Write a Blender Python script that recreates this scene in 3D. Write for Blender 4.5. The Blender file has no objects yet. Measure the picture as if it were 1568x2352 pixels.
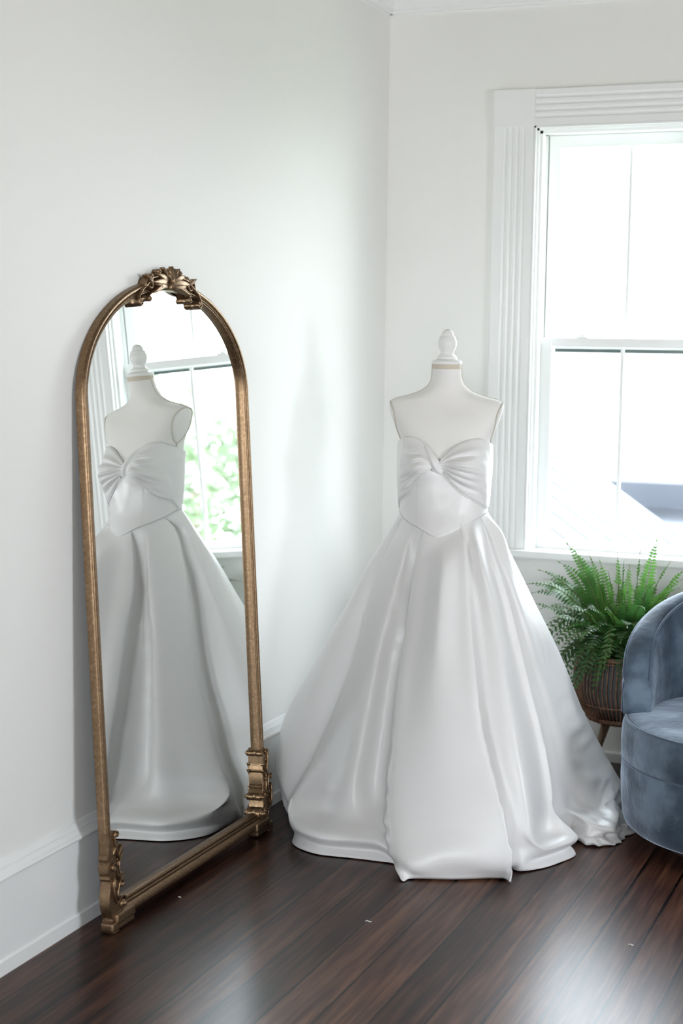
import bpy, bmesh, math, random
from mathutils import Vector, Matrix, noise
PI = math.pi
rnd = random.Random(7)
C = bpy.context.scene.collection
SC = bpy.context.scene

# ------------------------------------------------------------------ camera
CF, YAW, PITCH, ROLL = 3661.03, 0.384873, 0.107018, -0.0134895
CAM = Vector((2.17303, -5.79191, 1.55))
FW = Vector((-math.sin(YAW)*math.cos(PITCH), math.cos(YAW)*math.cos(PITCH), -math.sin(PITCH)))
R0 = Vector((math.cos(YAW), math.sin(YAW), 0)); D0 = FW.cross(R0)
CR = R0*math.cos(ROLL) + D0*math.sin(ROLL); CD = -R0*math.sin(ROLL) + D0*math.cos(ROLL)
cd = bpy.data.cameras.new('camera'); cam = bpy.data.objects.new('camera', cd); C.objects.link(cam)
cam.matrix_world = Matrix(((CR.x, -CD.x, -FW.x, CAM.x), (CR.y, -CD.y, -FW.y, CAM.y), (CR.z, -CD.z, -FW.z, CAM.z), (0, 0, 0, 1)))
cd.sensor_fit = 'HORIZONTAL'; cd.sensor_width = 24; cd.lens = CF/1568*24
cd.clip_start = 0.05; cd.clip_end = 200
cd.dof.use_dof = True; cd.dof.focus_distance = 4.75; cd.dof.aperture_fstop = 3.2
SC.camera = cam

def on(px, py, ax, val):
    """point of the measured photograph where its sight line meets the plane axis = val"""
    v = FW + CR*((px-784)/CF) + CD*((py-1176)/CF)
    return CAM + v*((val-CAM[ax])/v[ax])

# ------------------------------------------------------------------ world, lights, exposure
SKY = 8.0
w = bpy.data.worlds.new('overcast_sky'); SC.world = w; w.use_nodes = True
bg = w.node_tree.nodes['Background']
tc = w.node_tree.nodes.new('ShaderNodeTexCoord'); sep = w.node_tree.nodes.new('ShaderNodeSeparateXYZ')
mr = w.node_tree.nodes.new('ShaderNodeMapRange'); mr.inputs[1].default_value = -0.1; mr.inputs[2].default_value = 0.7
mx = w.node_tree.nodes.new('ShaderNodeMix'); mx.data_type = 'RGBA'
mx.inputs[6].default_value = (0.93, 0.965, 1.0, 1); mx.inputs[7].default_value = (0.80, 0.89, 1.0, 1)
w.node_tree.links.new(tc.outputs['Generated'], sep.inputs[0]); w.node_tree.links.new(sep.outputs[2], mr.inputs[0])
w.node_tree.links.new(mr.outputs[0], mx.inputs[0]); w.node_tree.links.new(mx.outputs[2], bg.inputs[0])
bg.inputs[1].default_value = SKY

def area(name, loc, direction, sx, sy, power, color=(1, 1, 1), portal=False):
    l = bpy.data.lights.new(name, 'AREA'); l.shape = 'RECTANGLE'; l.size = sx; l.size_y = sy
    l.energy = power; l.color = color
    o = bpy.data.objects.new(name, l); C.objects.link(o); o.location = loc
    o.rotation_euler = Vector(direction).to_track_quat('-Z', 'Z').to_euler()
    if portal: l.cycles.is_portal = True
    return o
# room: x 0..RX, y RY..0, z 0..RZ.  windows: back wall (in view), right wall and the wall behind the camera
RX, RY, RZ = 4.1, -7.4, 2.86
WIN_BACK = (0.577, 1.235, 0.775, 2.34)
WIN_RIGHT = [(-2.9, -1.95, 0.60, 1.95)]
WIN_FRONT = [(0.6, 1.75, 0.60, 2.0), (2.45, 3.6, 0.60, 2.0)]
area('daylight_back_window', (0.906, 0.20, 1.56), (0, -1, 0), 0.66, 1.56, 1, portal=True)
for a_, b_, c_, d_ in WIN_RIGHT:
    area('daylight_right_window', (RX+0.12, (a_+b_)/2, (c_+d_)/2), (-1, 0, 0), b_-a_, d_-c_, 1, portal=True)
for a_, b_, c_, d_ in WIN_FRONT:
    area('daylight_front_window', ((a_+b_)/2, RY-0.12, (c_+d_)/2), (0, 1, 0), b_-a_, d_-c_, 1, portal=True)
vs = SC.view_settings; vs.view_transform = 'Standard'; vs.look = 'None'; vs.gamma = 1; vs.use_curve_mapping = False
vs.exposure = 1.34
SC.cycles.max_bounces = 14; SC.cycles.diffuse_bounces = 8; SC.cycles.glossy_bounces = 5
SC.cycles.transparent_max_bounces = 8; SC.cycles.transmission_bounces = 4
SC.cycles.caustics_reflective = False; SC.cycles.caustics_refractive = False
SC.cycles.sample_clamp_indirect = 3; SC.cycles.blur_glossy = 0.5
SC.cycles.use_denoising = True; SC.cycles.denoiser = 'OPENIMAGEDENOISE'; SC.cycles.denoising_input_passes = 'RGB_ALBEDO_NORMAL'; SC.cycles.denoising_prefilter = 'ACCURATE'

# ------------------------------------------------------------------ materials
def mat(name, base=(.8, .8, .8), rough=.5, metal=0, spec=.5, sheen=0, sheen_rough=.4, sheen_tint=(1, 1, 1)):
    m = bpy.data.materials.new(name); m.use_nodes = True
    b = m.node_tree.nodes['Principled BSDF']
    b.inputs['Base Color'].default_value = (*base, 1); b.inputs['Roughness'].default_value = rough
    b.inputs['Metallic'].default_value = metal; b.inputs['Specular IOR Level'].default_value = spec
    b.inputs['Sheen Weight'].default_value = sheen; b.inputs['Sheen Roughness'].default_value = sheen_rough
    b.inputs['Sheen Tint'].default_value = (*sheen_tint, 1)
    return m
def N(m, t, **k):
    n = m.node_tree.nodes.new(t)
    for a, v in k.items(): setattr(n, a, v)
    return n
def L(m, a, b): m.node_tree.links.new(a, b)
def bsdf(m): return m.node_tree.nodes['Principled BSDF']
def coords(m, scale=(1, 1, 1), kind='Object'):
    t = N(m, 'ShaderNodeTexCoord'); mp = N(m, 'ShaderNodeMapping'); mp.inputs['Scale'].default_value = scale
    L(m, t.outputs[kind], mp.inputs[0]); return mp.outputs[0]
def noise_tex(m, vec, scale, detail=4, rough=.5):
    n = N(m, 'ShaderNodeTexNoise'); n.inputs['Scale'].default_value = scale; n.inputs['Detail'].default_value = detail
    n.inputs['Roughness'].default_value = rough; L(m, vec, n.inputs['Vector']); return n.outputs['Fac']
def ramp(m, fac, stops):
    r = N(m, 'ShaderNodeValToRGB'); e = r.color_ramp.elements
    while len(e) < len(stops): e.new(0.5)
    for i, (p, c) in enumerate(stops): e[i].position = p; e[i].color = (*c, 1)
    L(m, fac, r.inputs[0]); return r.outputs[0]
def bump(m, h, strength, dist=.002, chain=None):
    b = N(m, 'ShaderNodeBump'); b.inputs['Strength'].default_value = strength; b.inputs['Distance'].default_value = dist
    L(m, h, b.inputs['Height'])
    if chain: L(m, chain, b.inputs['Normal'])
    L(m, b.outputs[0], bsdf(m).inputs['Normal']); return b.outputs[0]
def math_(m, op, a, b=None, c=None):
    n = N(m, 'ShaderNodeMath', operation=op)
    for i, v in enumerate((a, b, c)):
        if v is None: continue
        if isinstance(v, (int, float)): n.inputs[i].default_value = v
        else: L(m, v, n.inputs[i])
    return n.outputs[0]

m_wall = mat('white_wall_paint', (.83, .825, .80), .55, spec=.3)
bump(m_wall, noise_tex(m_wall, coords(m_wall), 160, 3), .06, .001)
m_trim = mat('white_trim_gloss', (.83, .835, .825), .28)
bump(m_trim, noise_tex(m_trim, coords(m_trim, (1, 1, 1)), 40, 2), .04, .001)
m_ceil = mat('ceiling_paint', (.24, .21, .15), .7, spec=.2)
m_dark = mat('dark_green_strip', (.02, .045, .04), .6)

m_glass = bpy.data.materials.new('window_glass'); m_glass.use_nodes = True
nt = m_glass.node_tree; nt.nodes.clear()
o_ = nt.nodes.new('ShaderNodeOutputMaterial'); ms = nt.nodes.new('ShaderNodeMixShader'); tr = nt.nodes.new('ShaderNodeBsdfTransparent')
tr.inputs[0].default_value = (.97, .985, .98, 1)
gl = nt.nodes.new('ShaderNodeBsdfGlossy'); gl.inputs['Roughness'].default_value = .01; ms.inputs[0].default_value = .05
nt.links.new(tr.outputs[0], ms.inputs[1]); nt.links.new(gl.outputs[0], ms.inputs[2]); nt.links.new(ms.outputs[0], o_.inputs[0])

m_mirror = mat('silvered_mirror', (.92, .945, .93), .0, metal=1)
m_mback = mat('mirror_backing', (.05, .04, .03), .7)
m_gold = mat('antique_gold', (.42, .27, .13), .38, metal=.85)
f_ = noise_tex(m_gold, coords(m_gold), 130, 4)
L(m_gold, ramp(m_gold, f_, [(.3, (.17, .105, .058)), (.55, (.225, .145, .082)), (.8, (.31, .21, .125))]), bsdf(m_gold).inputs['Base Color'])
g_ = noise_tex(m_gold, coords(m_gold), 90, 4)
L(m_gold, ramp(m_gold, g_, [(.3, (.3,)*3), (.7, (.42,)*3)]), bsdf(m_gold).inputs['Roughness'])
bump(m_gold, g_, .08, .001)

# dark stained pine planks running along y
m_floor = mat('dark_plank_floor', (.05, .02, .012), .3, spec=.24)
PW, POFF = 0.1188, 0.457
t_ = N(m_floor, 'ShaderNodeTexCoord'); s_ = N(m_floor, 'ShaderNodeSeparateXYZ'); L(m_floor, t_.outputs['Object'], s_.inputs[0])
u_ = math_(m_floor, 'DIVIDE', math_(m_floor, 'SUBTRACT', s_.outputs[0], POFF), PW)
idx = math_(m_floor, 'FLOOR', u_); fr = math_(m_floor, 'FRACT', u_)
wn = N(m_floor, 'ShaderNodeTexWhiteNoise', noise_dimensions='1D'); L(m_floor, idx, wn.inputs['W'])
cmb = N(m_floor, 'ShaderNodeCombineXYZ')
L(m_floor, math_(m_floor, 'MULTIPLY', s_.outputs[0], 1.0), cmb.inputs[0])
L(m_floor, math_(m_floor, 'MULTIPLY', s_.outputs[1], .045), cmb.inputs[1])
L(m_floor, math_(m_floor, 'MULTIPLY', wn.outputs['Value'], 7.0), cmb.inputs[2])
g1 = noise_tex(m_floor, cmb.outputs[0], 85, 2, .5)
g2 = noise_tex(m_floor, cmb.outputs[0], 22, 3, .6)
wv = N(m_floor, 'ShaderNodeTexWave', bands_direction='X'); wv.inputs['Scale'].default_value = 60; wv.inputs['Distortion'].default_value = 9
wv.inputs['Detail'].default_value = 2; wv.inputs['Detail Scale'].default_value = .6; L(m_floor, cmb.outputs[0], wv.inputs['Vector'])
mixg = math_(m_floor, 'ADD', math_(m_floor, 'MULTIPLY', g1, .5), math_(m_floor, 'ADD', math_(m_floor, 'MULTIPLY', g2, .38), math_(m_floor, 'MULTIPLY', wv.outputs['Fac'], .12)))
mixp = math_(m_floor, 'ADD', mixg, math_(m_floor, 'MULTIPLY', math_(m_floor, 'SUBTRACT', wn.outputs['Value'], .5), .16))
blot = noise_tex(m_floor, coords(m_floor), 2.3, 3)
mixp = math_(m_floor, 'ADD', mixp, math_(m_floor, 'MULTIPLY', math_(m_floor, 'SUBTRACT', blot, .5), .22))
col = ramp(m_floor, mixp, [(.36, (.014, .006, .005)), (.47, (.045, .017, .011)), (.56, (.085, .034, .021)), (.68, (.15, .072, .043))])
gap = math_(m_floor, 'LESS_THAN', math_(m_floor, 'ABSOLUTE', math_(m_floor, 'SUBTRACT', math_(m_floor, 'FRACT', math_(m_floor, 'ADD', u_, .5)), .5)),
            math_(m_floor, 'MULTIPLY', noise_tex(m_floor, coords(m_floor, (3, 6, 1)), 3, 4), .060))
mg = N(m_floor, 'ShaderNodeMix', data_type='RGBA'); L(m_floor, gap, mg.inputs[0]); L(m_floor, col, mg.inputs[6]); mg.inputs[7].default_value = (.004, .002, .002, 1)
L(m_floor, mg.outputs[2], bsdf(m_floor).inputs['Base Color'])
bsdf(m_floor).inputs['Roughness'].default_value = .28


def satin(name, base, rough, slub=.18):
    m = mat(name, base, rough, spec=.5, sheen=.15, sheen_rough=.35)
    a = noise_tex(m, coords(m, (26, 26, 900)), 1.0, 3, .6)
    b = noise_tex(m, coords(m, (6, 6, 60)), 1.0, 2, .5)
    h = math_(m, 'ADD', math_(m, 'MULTIPLY', a, .35), math_(m, 'MULTIPLY', b, .65))
    bump(m, h, slub, .003); return m
m_satin = satin('white_mikado_satin', (.81, .80, .795), .35)
m_seam = mat('seam_thread', (.60, .59, .57), .6)
m_linen = mat('form_linen', (.83, .81, .785), .8, spec=.2, sheen=.1)
bump(m_linen, noise_tex(m_linen, coords(m_linen), 700, 2), .12, .001)
m_piping = mat('form_piping', (.60, .57, .50), .7)
m_whitewood = mat('white_painted_wood', (.84, .835, .82), .33)
m_band = mat('natural_neck_band', (.62, .55, .45), .7)

m_velvet = mat('blue_velvet', (.10, .155, .225), .6, spec=.25, sheen=1.0, sheen_rough=.42, sheen_tint=(.72, .83, 1))
n1 = noise_tex(m_velvet, coords(m_velvet), 5.5, 5, .55); n2 = noise_tex(m_velvet, coords(m_velvet), 420, 2)
L(m_velvet, ramp(m_velvet, n1, [(.35, (.024, .038, .058)), (.50, (.050, .076, .108)), (.66, (.14, .19, .25))]), bsdf(m_velvet).inputs['Base Color'])
L(m_velvet, ramp(m_velvet, n1, [(.35, (.45,)*3), (.65, (1.0,)*3)]), bsdf(m_velvet).inputs['Sheen Weight'])
nb = bump(m_velvet, n1, .5, .03); bump(m_velvet, n2, .12, .001, nb)
m_vpipe = mat('velvet_piping', (.05, .08, .12), .5, sheen=.8, sheen_tint=(.7, .8, 1))

m_rattan = mat('brown_rattan', (.16, .075, .045), .5)
L(m_rattan, ramp(m_rattan, noise_tex(m_rattan, coords(m_rattan), 30, 4), [(.3, (.12, .055, .034)), (.6, (.25, .13, .08)), (.8, (.38, .22, .14))]), bsdf(m_rattan).inputs['Base Color'])
m_legwood = mat('walnut_leg', (.17, .095, .05), .4)
L(m_legwood, ramp(m_legwood, noise_tex(m_legwood, coords(m_legwood, (1, 1, .1)), 60, 4), [(.3, (.10, .055, .03)), (.7, (.21, .12, .065))]), bsdf(m_legwood).inputs['Base Color'])
m_potliner = mat('pot_liner', (.10, .11, .11), .7)
m_soil = mat('soil', (.03, .022, .016), .9)
def leafmat(name, c1, c2, tl):
    m = mat(name, c1, .38, spec=.5)
    L(m, ramp(m, noise_tex(m, coords(m), 9, 3), [(.35, c1), (.65, c2)]), bsdf(m).inputs['Base Color'])
    out = m.node_tree.nodes['Material Output']; t = N(m, 'ShaderNodeBsdfTranslucent'); t.inputs[0].default_value = (*tl, 1)
    s = N(m, 'ShaderNodeMixShader'); s.inputs[0].default_value = .35
    L(m, bsdf(m).outputs[0], s.inputs[1]); L(m, t.outputs[0], s.inputs[2]); L(m, s.outputs[0], out.inputs[0]); return m
m_fern = leafmat('fern_green', (.035, .105, .024), (.08, .19, .04), (.11, .28, .045))
m_fern2 = leafmat('fern_deep_green', (.028, .085, .03), (.06, .15, .045), (.08, .24, .05))
m_stem = mat('fern_stem', (.12, .13, .04), .5)
m_roof = mat('grey_metal_roof', (.082, .084, .090), .5)
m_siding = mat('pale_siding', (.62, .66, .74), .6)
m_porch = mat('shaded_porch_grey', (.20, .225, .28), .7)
m_treeleaf = leafmat('garden_leaf', (.085, .13, .065), (.14, .19, .10), (.10, .14, .06))
m_bark = mat('bark', (.15, .12, .09), .9)
m_ground = mat('garden_ground', (.30, .34, .24), .9)
m_lint = mat('lint', (.75, .74, .72), .9)

# ------------------------------------------------------------------ helpers
def obj(name, bm, m, parent=None, smooth=True, recalc=True):
    if recalc: bmesh.ops.recalc_face_normals(bm, faces=bm.faces)
    me = bpy.data.meshes.new(name); bm.to_mesh(me); bm.free()
    for mm in (m if isinstance(m, (list, tuple)) else [m]): me.materials.append(mm)
    if smooth: me.shade_smooth()
    o = bpy.data.objects.new(name, me); C.objects.link(o)
    if parent: o.parent = parent
    return o
def smooth_by_angle(o, ang=35):
    me = o.data; bm = bmesh.new(); bm.from_mesh(me)
    for e in bm.edges:
        if len(e.link_faces) == 2 and e.calc_face_angle(0) > math.radians(ang): e.smooth = False
    bm.to_mesh(me); bm.free(); return o
def thing(name, label, cat, loc=(0, 0, 0), rot=(0, 0, 0), group=None):
    o = bpy.data.objects.new(name, None); C.objects.link(o); o.empty_display_size = .1
    o.location = loc; o.rotation_euler = rot; o['label'] = label; o['category'] = cat
    if group: o['group'] = group
    return o
def struct(name, bm, m, parent=None, smooth=False, label=None):
    o = obj(name, bm, m, parent, smooth)
    if not parent: o['kind'] = 'structure'
    if label: o['label'] = label
    return o
def box(bm, x0, y0, z0, x1, y1, z1, bev=0):
    vs_ = [bm.verts.new(p) for p in ((x0, y0, z0), (x1, y0, z0), (x1, y1, z0), (x0, y1, z0), (x0, y0, z1), (x1, y0, z1), (x1, y1, z1), (x0, y1, z1))]
    fs = [bm.faces.new([vs_[i] for i in q]) for q in ((0, 3, 2, 1), (4, 5, 6, 7), (0, 1, 5, 4), (1, 2, 6, 5), (2, 3, 7, 6), (3, 0, 4, 7))]
    if bev:
        es = list({e for f in fs for e in f.edges}); bmesh.ops.bevel(bm, geom=es, offset=bev, segments=2, affect='EDGES', profile=.7)
def grid(bm, rows, close_u=False, close_v=False):
    V = [[bm.verts.new(p) for p in r] for r in rows]
    nr, nc = len(V), len(V[0])
    for i in range(nr if close_v else nr-1):
        for j in range(nc if close_u else nc-1):
            a, b, c, d = V[i][j], V[i][(j+1) % nc], V[(i+1) % nr][(j+1) % nc], V[(i+1) % nr][j]
            try: bm.faces.new((a, b, c, d))
            except ValueError: pass
    return V
def cr(P, n, closed=False, alpha=.5):
    """centripetal Catmull-Rom through P, n samples per span"""
    P = [Vector(p) for p in P]; out = []; m_ = len(P)
    spans = m_ if closed else m_-1
    for i in range(spans):
        if closed: p0, p1, p2, p3 = P[(i-1) % m_], P[i], P[(i+1) % m_], P[(i+2) % m_]
        else:
            p1, p2 = P[i], P[i+1]
            p0 = P[i-1] if i else p1*2-p2
            p3 = P[i+2] if i+2 < m_ else p2*2-p1
        t0 = 0; t1 = t0+max((p1-p0).length, 1e-6)**alpha; t2 = t1+max((p2-p1).length, 1e-6)**alpha; t3 = t2+max((p3-p2).length, 1e-6)**alpha
        for k in range(n):
            t = t1+(t2-t1)*k/n
            A1 = p0*((t1-t)/(t1-t0))+p1*((t-t0)/(t1-t0)); A2 = p1*((t2-t)/(t2-t1))+p2*((t-t1)/(t2-t1)); A3 = p2*((t3-t)/(t3-t2))+p3*((t-t2)/(t3-t2))
            B1 = A1*((t2-t)/(t2-t0))+A2*((t-t0)/(t2-t0)); B2 = A2*((t3-t)/(t3-t1))+A3*((t-t1)/(t3-t1))
            out.append(B1*((t2-t)/(t2-t1))+B2*((t-t1)/(t2-t1)))
    if not closed: out.append(P[-1].copy())
    return out
def resample(P, n):
    L_ = [0]
    for a, b in zip(P, P[1:]): L_.append(L_[-1]+(b-a).length)
    out = []; k = 0
    for i in range(n):
        s = L_[-1]*i/(n-1)
        while k < len(P)-2 and L_[k+1] < s: k += 1
        f = 0 if L_[k+1] == L_[k] else (s-L_[k])/(L_[k+1]-L_[k])
        out.append(P[k].lerp(P[k+1], min(max(f, 0), 1)))
    return out
def tube(bm, P, r, n=8, cap=True, flat=1.0, up=None):
    P = [Vector(p) for p in P]; rows = []; prev = None
    for i, p in enumerate(P):
        t = (P[min(i+1, len(P)-1)]-P[max(i-1, 0)]).normalized()
        if prev is None:
            a = Vector(up) if up else (Vector((0, 0, 1)) if abs(t.z) < .9 else Vector((1, 0, 0)))
        else: a = prev
        s = (a-t*a.dot(t)).normalized(); prev = s; q = t.cross(s)
        rr = r(i/(len(P)-1)) if callable(r) else r
        rows.append([p+(s*math.cos(2*PI*k/n)*flat+q*math.sin(2*PI*k/n))*rr for k in range(n)])
    V = grid(bm, rows, close_u=True)
    if cap:
        for r_ in (V[0], V[-1]):
            try: bm.faces.new(r_)
            except ValueError: pass
def lathe(bm, prof, n=32, c=(0, 0, 0)):
    rows = [[(c[0]+r*math.cos(2*PI*k/n), c[1]+r*math.sin(2*PI*k/n), c[2]+z) for k in range(n)] for r, z in prof]
    V = grid(bm, rows, close_u=True)
    for r_ in (V[0], V[-1]):
        try: bm.faces.new(r_)
        except ValueError: pass
def prism(bm, pts, ax, a0, a1, bev=0):
    """closed outline pts (2d) extruded along axis ax from a0 to a1"""
    def mk(p, a): q = [p[0], p[1]]; q.insert(ax, a); return q
    A = [bm.verts.new(mk(p, a0)) for p in pts]; B = [bm.verts.new(mk(p, a1)) for p in pts]
    n = len(pts); f0 = bm.faces.new(A); f1 = bm.faces.new(B[::-1])
    for i in range(n): bm.faces.new((A[i], A[(i+1) % n], B[(i+1) % n], B[i]))
    if bev: bmesh.ops.bevel(bm, geom=list(f1.edges)+list(f0.edges), offset=bev, segments=2, affect='EDGES')
def sweep_x(bm, prof, x0, x1, plane='y'):
    """profile of (out, z) swept along a wall. plane y: wall y=0 (out = -y) from x0 to x1; plane x: wall x=0 (out = +x) from y x0 to x1"""
    rows = [[((s, -o, z) if plane == 'y' else (o, s, z)) for o, z in prof] for s in (x0, x1)]
    V = grid(bm, rows)
    for r_ in V:
        try: bm.faces.new(r_)
        except ValueError: pass

# ------------------------------------------------------------------ room
bm = bmesh.new(); box(bm, -.2, RY-.2, -.12, RX+.2, .24, 0); struct('floor', bm, m_floor)
bm = bmesh.new(); box(bm, -.2, RY-.2, RZ, RX+.2, .24, RZ+.12); struct('ceiling', bm, m_ceil)
bm = bmesh.new(); box(bm, -.2, RY, 0, 0, 0, RZ); struct('wall_left', bm, m_wall)
def wall_holes(name, ax, pos, thick, a0, a1, holes):
    bm = bmesh.new(); cuts = sorted(holes)
    def b(u0, u1, z0, z1):
        if u1-u0 < 1e-4 or z1-z0 < 1e-4: return
        if ax == 'y': box(bm, u0, min(pos, pos+thick), z0, u1, max(pos, pos+thick), z1)
        else: box(bm, min(pos, pos+thick), u0, z0, max(pos, pos+thick), u1, z1)
    cur = a0
    for h in cuts:
        b(cur, h[0], 0, RZ); b(h[0], h[1], 0, h[2]); b(h[0], h[1], h[3], RZ); cur = h[1]
    b(cur, a1, 0, RZ); return struct(name, bm, m_wall)
wall_holes('wall_back', 'y', 0, .24, -.2, RX+.2, [WIN_BACK])
wall_holes('wall_right', 'x', RX, .2, RY, 0, WIN_RIGHT)
wall_holes('wall_front', 'y', RY, -.2, -.2, RX+.2, WIN_FRONT)

# baseboards: tall board, moulded cap and quarter-round shoe
BB = [(0, 0), (.020, 0), (.020, .036), (.018, .039), (.015, .040), (.015, .234), (.016, .2385), (.024, .240), (.0255, .244), (.0235, .249), (.018, .253), (.014, .2635), (.014, .266), (.011, .268), (.008, .274), (.004, .282), (0, .284)]
bm = bmesh.new(); sweep_x(bm, BB, RY, 0, 'x'); struct('baseboard_left', bm, m_trim)
BBk = [(0, 0), (.020, 0), (.020, .033), (.017, .036), (0, .036)]
bm = bmesh.new(); sweep_x(bm, BBk, .02, RX, 'y'); struct('baseboard_back', bm, m_trim)
CRN = [(0, 2.775), (.012, 2.775), (.014, 2.785), (.022, 2.79), (.026, 2.80), (.030, 2.812), (.045, 2.828), (.06, 2.836), (.062, 2.848), (.07, 2.852), (.07, RZ), (0, RZ)]
bm = bmesh.new(); sweep_x(bm, CRN, 0, RX, 'y'); struct('trim_1', bm, m_trim, label='crown moulding along the top of the back wall')
bm = bmesh.new(); sweep_x(bm, CRN, RY, 0, 'x'); struct('trim_2', bm, m_trim, label='crown moulding along the top of the left wall')

# ------------------------------------------------------------------ window in the back wall
W0, W1, WZ0, WZ1 = WIN_BACK
def fluted(bm, horiz, a0, a1, b0, b1, flutes, depth=.020, fd=.006, fw=.0085):
    """board on wall y=0: cross direction a0..a1 with grooves, length b0..b1"""
    prof = [(a0, 0), (a0, -depth+.003), (a0+.003, -depth)]
    for c in flutes:
        prof.append((c-fw, -depth))
        for k in range(1, 6):
            t = PI*k/6; prof.append((c-fw*math.cos(t), -depth+fd*math.sin(t)))
        prof.append((c+fw, -depth))
    prof += [(a1-.003, -depth), (a1, -depth+.003), (a1, 0)]
    rows = [[((a, y, b) if not horiz else (b, y, a)) for a, y in prof] for b in (b0, b1)]
    V = grid(bm, rows)
    for r_ in V: bm.faces.new(r_)
win = bpy.data.objects.new('window_1', None); C.objects.link(win); win['kind'] = 'structure'
win['label'] = 'tall white double-hung window with fluted casing in the back wall'
CX = (W0+W1)/2
fl = (.466, .4895, .513, .5365)
bm = bmesh.new(); fluted(bm, False, .420, W0, WZ0-.002, WZ1, fl); obj('casing', bm, m_trim, win, False)
bm = bmesh.new(); fluted(bm, False, 2*CX-W0, 2*CX-.420, WZ0-.002, WZ1, [2*CX-f for f in reversed(fl)]); obj('casing', bm, m_trim, win, False)
bm = bmesh.new(); fluted(bm, True, WZ1, 2.475, W0, W1, (2.3765, 2.400, 2.4235, 2.447)); obj('head_casing', bm, m_trim, win, False)
for x0 in (.420, 2*CX-W0):
    bm = bmesh.new(); box(bm, x0, -.024, WZ1, x0+(W0-.420), 0, 2.475, .002); obj('corner_block', bm, m_trim, win, False)
# jamb liner with stepped stops
bm = bmesh.new()
def jamb(bm, o0, y0, y1):
    box(bm, W0, y0, WZ0, W0+o0, y1, WZ1); box(bm, W1-o0, y0, WZ0, W1, y1, WZ1); box(bm, W0, y0, WZ1-o0, W1, y1, WZ1)
jamb(bm, .006, -.022, .22); jamb(bm, .014, -.004, .060); jamb(bm, .024, .012, .052); jamb(bm, .020, .105, .112); jamb(bm, .032, .150, .22)
obj('jamb', bm, m_trim, win, False)
bm = bmesh.new(); box(bm, .385, -.055, WZ0-.024, 2*CX-.385, .10, WZ0+.003, .006); box(bm, W0, .05, WZ0-.02, W1, .235, WZ0+.0025); obj('sill', bm, m_trim, win, False)
def sash(y0, y1, z0, z1, stile, top, bot, mun_z=None):
    bm = bmesh.new(); a, b = W0+.022, W1-.022
    box(bm, a, y0, z0, a+stile, y1, z1, .003); box(bm, b-stile, y0, z0, b, y1, z1, .003)
    box(bm, a+stile-.002, y0, z1-top, b-stile+.002, y1, z1, .003); box(bm, a+stile-.002, y0, z0, b-stile+.002, y1, z0+bot, .003)
    s = obj('sash', bm, m_trim, win, False)
    bm = bmesh.new(); ym = (y0+y1)/2
    box(bm, CX-.0065, ym-.008, z0+bot-.002, CX+.0065, ym+.008, z1-top+.002, .003); obj('muntin', bm, m_trim, s, False)
    bm = bmesh.new(); box(bm, a+stile-.004, ym-.002, z0+bot-.004, b-stile+.004, ym+.002, z1-top+.004); obj('glass_pane', bm, m_glass, s, False)
    return s
s1 = sash(.062, .100, WZ0, 1.572, .043, .033, .036)
s2 = sash(.112, .150, 1.530, WZ1-.02, .045, .045, .034)
s1['label'] = 'lower sash'; s2['label'] = 'upper sash'
bm = bmesh.new(); box(bm, W0+.065, .108, 1.519, W1-.065, .150, 1.531); obj('rail_strip', bm, m_dark, win, False)  # thin dark green strip just below the meeting rail
bm = bmesh.new(); box(bm, .735, .066, 1.572, .775, .096, 1.578, .002); lathe(bm, [(.010, 0), (.010, .008), (.004, .010)], 16, (.755, .081, 1.578))
tube(bm, [(.755, .081, 1.585), (.737, .075, 1.587)], .004, 6); obj('sash_lock', bm, m_trim, win)

def plain_window(nm, ax, pos, h, sgn):
    r = bpy.data.objects.new(nm, None); C.objects.link(r); r['kind'] = 'structure'
    bm = bmesh.new(); a, b, z0, z1 = h; cm = (a+b)/2; zm = (z0+z1)/2
    def bb(u0, u1, zz0, zz1, d0, d1):
        p, q = pos+sgn*d0, pos+sgn*d1
        if ax == 'y': box(bm, u0, min(p, q), zz0, u1, max(p, q), zz1)
        else: box(bm, min(p, q), u0, zz0, max(p, q), u1, zz1)
    for u0, u1, k0, k1 in ((a-.14, a, z0, z1+.13), (b, b+.14, z0, z1+.13), (a, b, z1, z1+.13), (a-.17, b+.17, z0-.025, z0)): bb(u0, u1, k0, k1, -.025, 0)
    for u0, u1, k0, k1 in ((a, a+.05, z0, z1), (b-.05, b, z0, z1), (a, b, z0, z0+.05), (a, b, z1-.05, z1), (a, b, zm-.02, zm+.02), (cm-.01, cm+.01, z0, z1)): bb(u0, u1, k0, k1, .05, .09)
    obj('window_frame', bm, m_trim, r, False)
for i, h in enumerate(WIN_RIGHT): plain_window('window_%d' % (i+2), 'x', RX, h, 1)
for i, h in enumerate(WIN_FRONT): plain_window('window_%d' % (i+3), 'y', RY, h, -1)

# ------------------------------------------------------------------ outside
bm = bmesh.new(); box(bm, -30, .6, -3.3, 40, 45, -3.2); o = obj('ground_outside', bm, m_ground, None, False); o['kind'] = 'structure'
po = thing('porch_roof', 'pale standing-seam porch roof sloping down to the right outside the window', 'roof')
def slope_z(x): return .36-.68*(x+.9)
bm = bmesh.new(); xs0, xs1 = -3.6, .9
prism(bm, [(xs0, slope_z(xs0)-.08), (xs1, slope_z(xs1)-.08), (xs1, slope_z(xs1)), (xs0, slope_z(xs0))], 1, 2.6, 8.0); obj('roof_panel', bm, m_roof, po, False)
bm = bmesh.new(); y = 2.8
while y < 8.0:
    prism(bm, [(xs0, slope_z(xs0)), (xs1, slope_z(xs1)), (xs1, slope_z(xs1)+.026), (xs0, slope_z(xs0)+.026)], 1, y-.012, y+.012); y += .42
obj('standing_seams', bm, m_roof, po, False)
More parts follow.
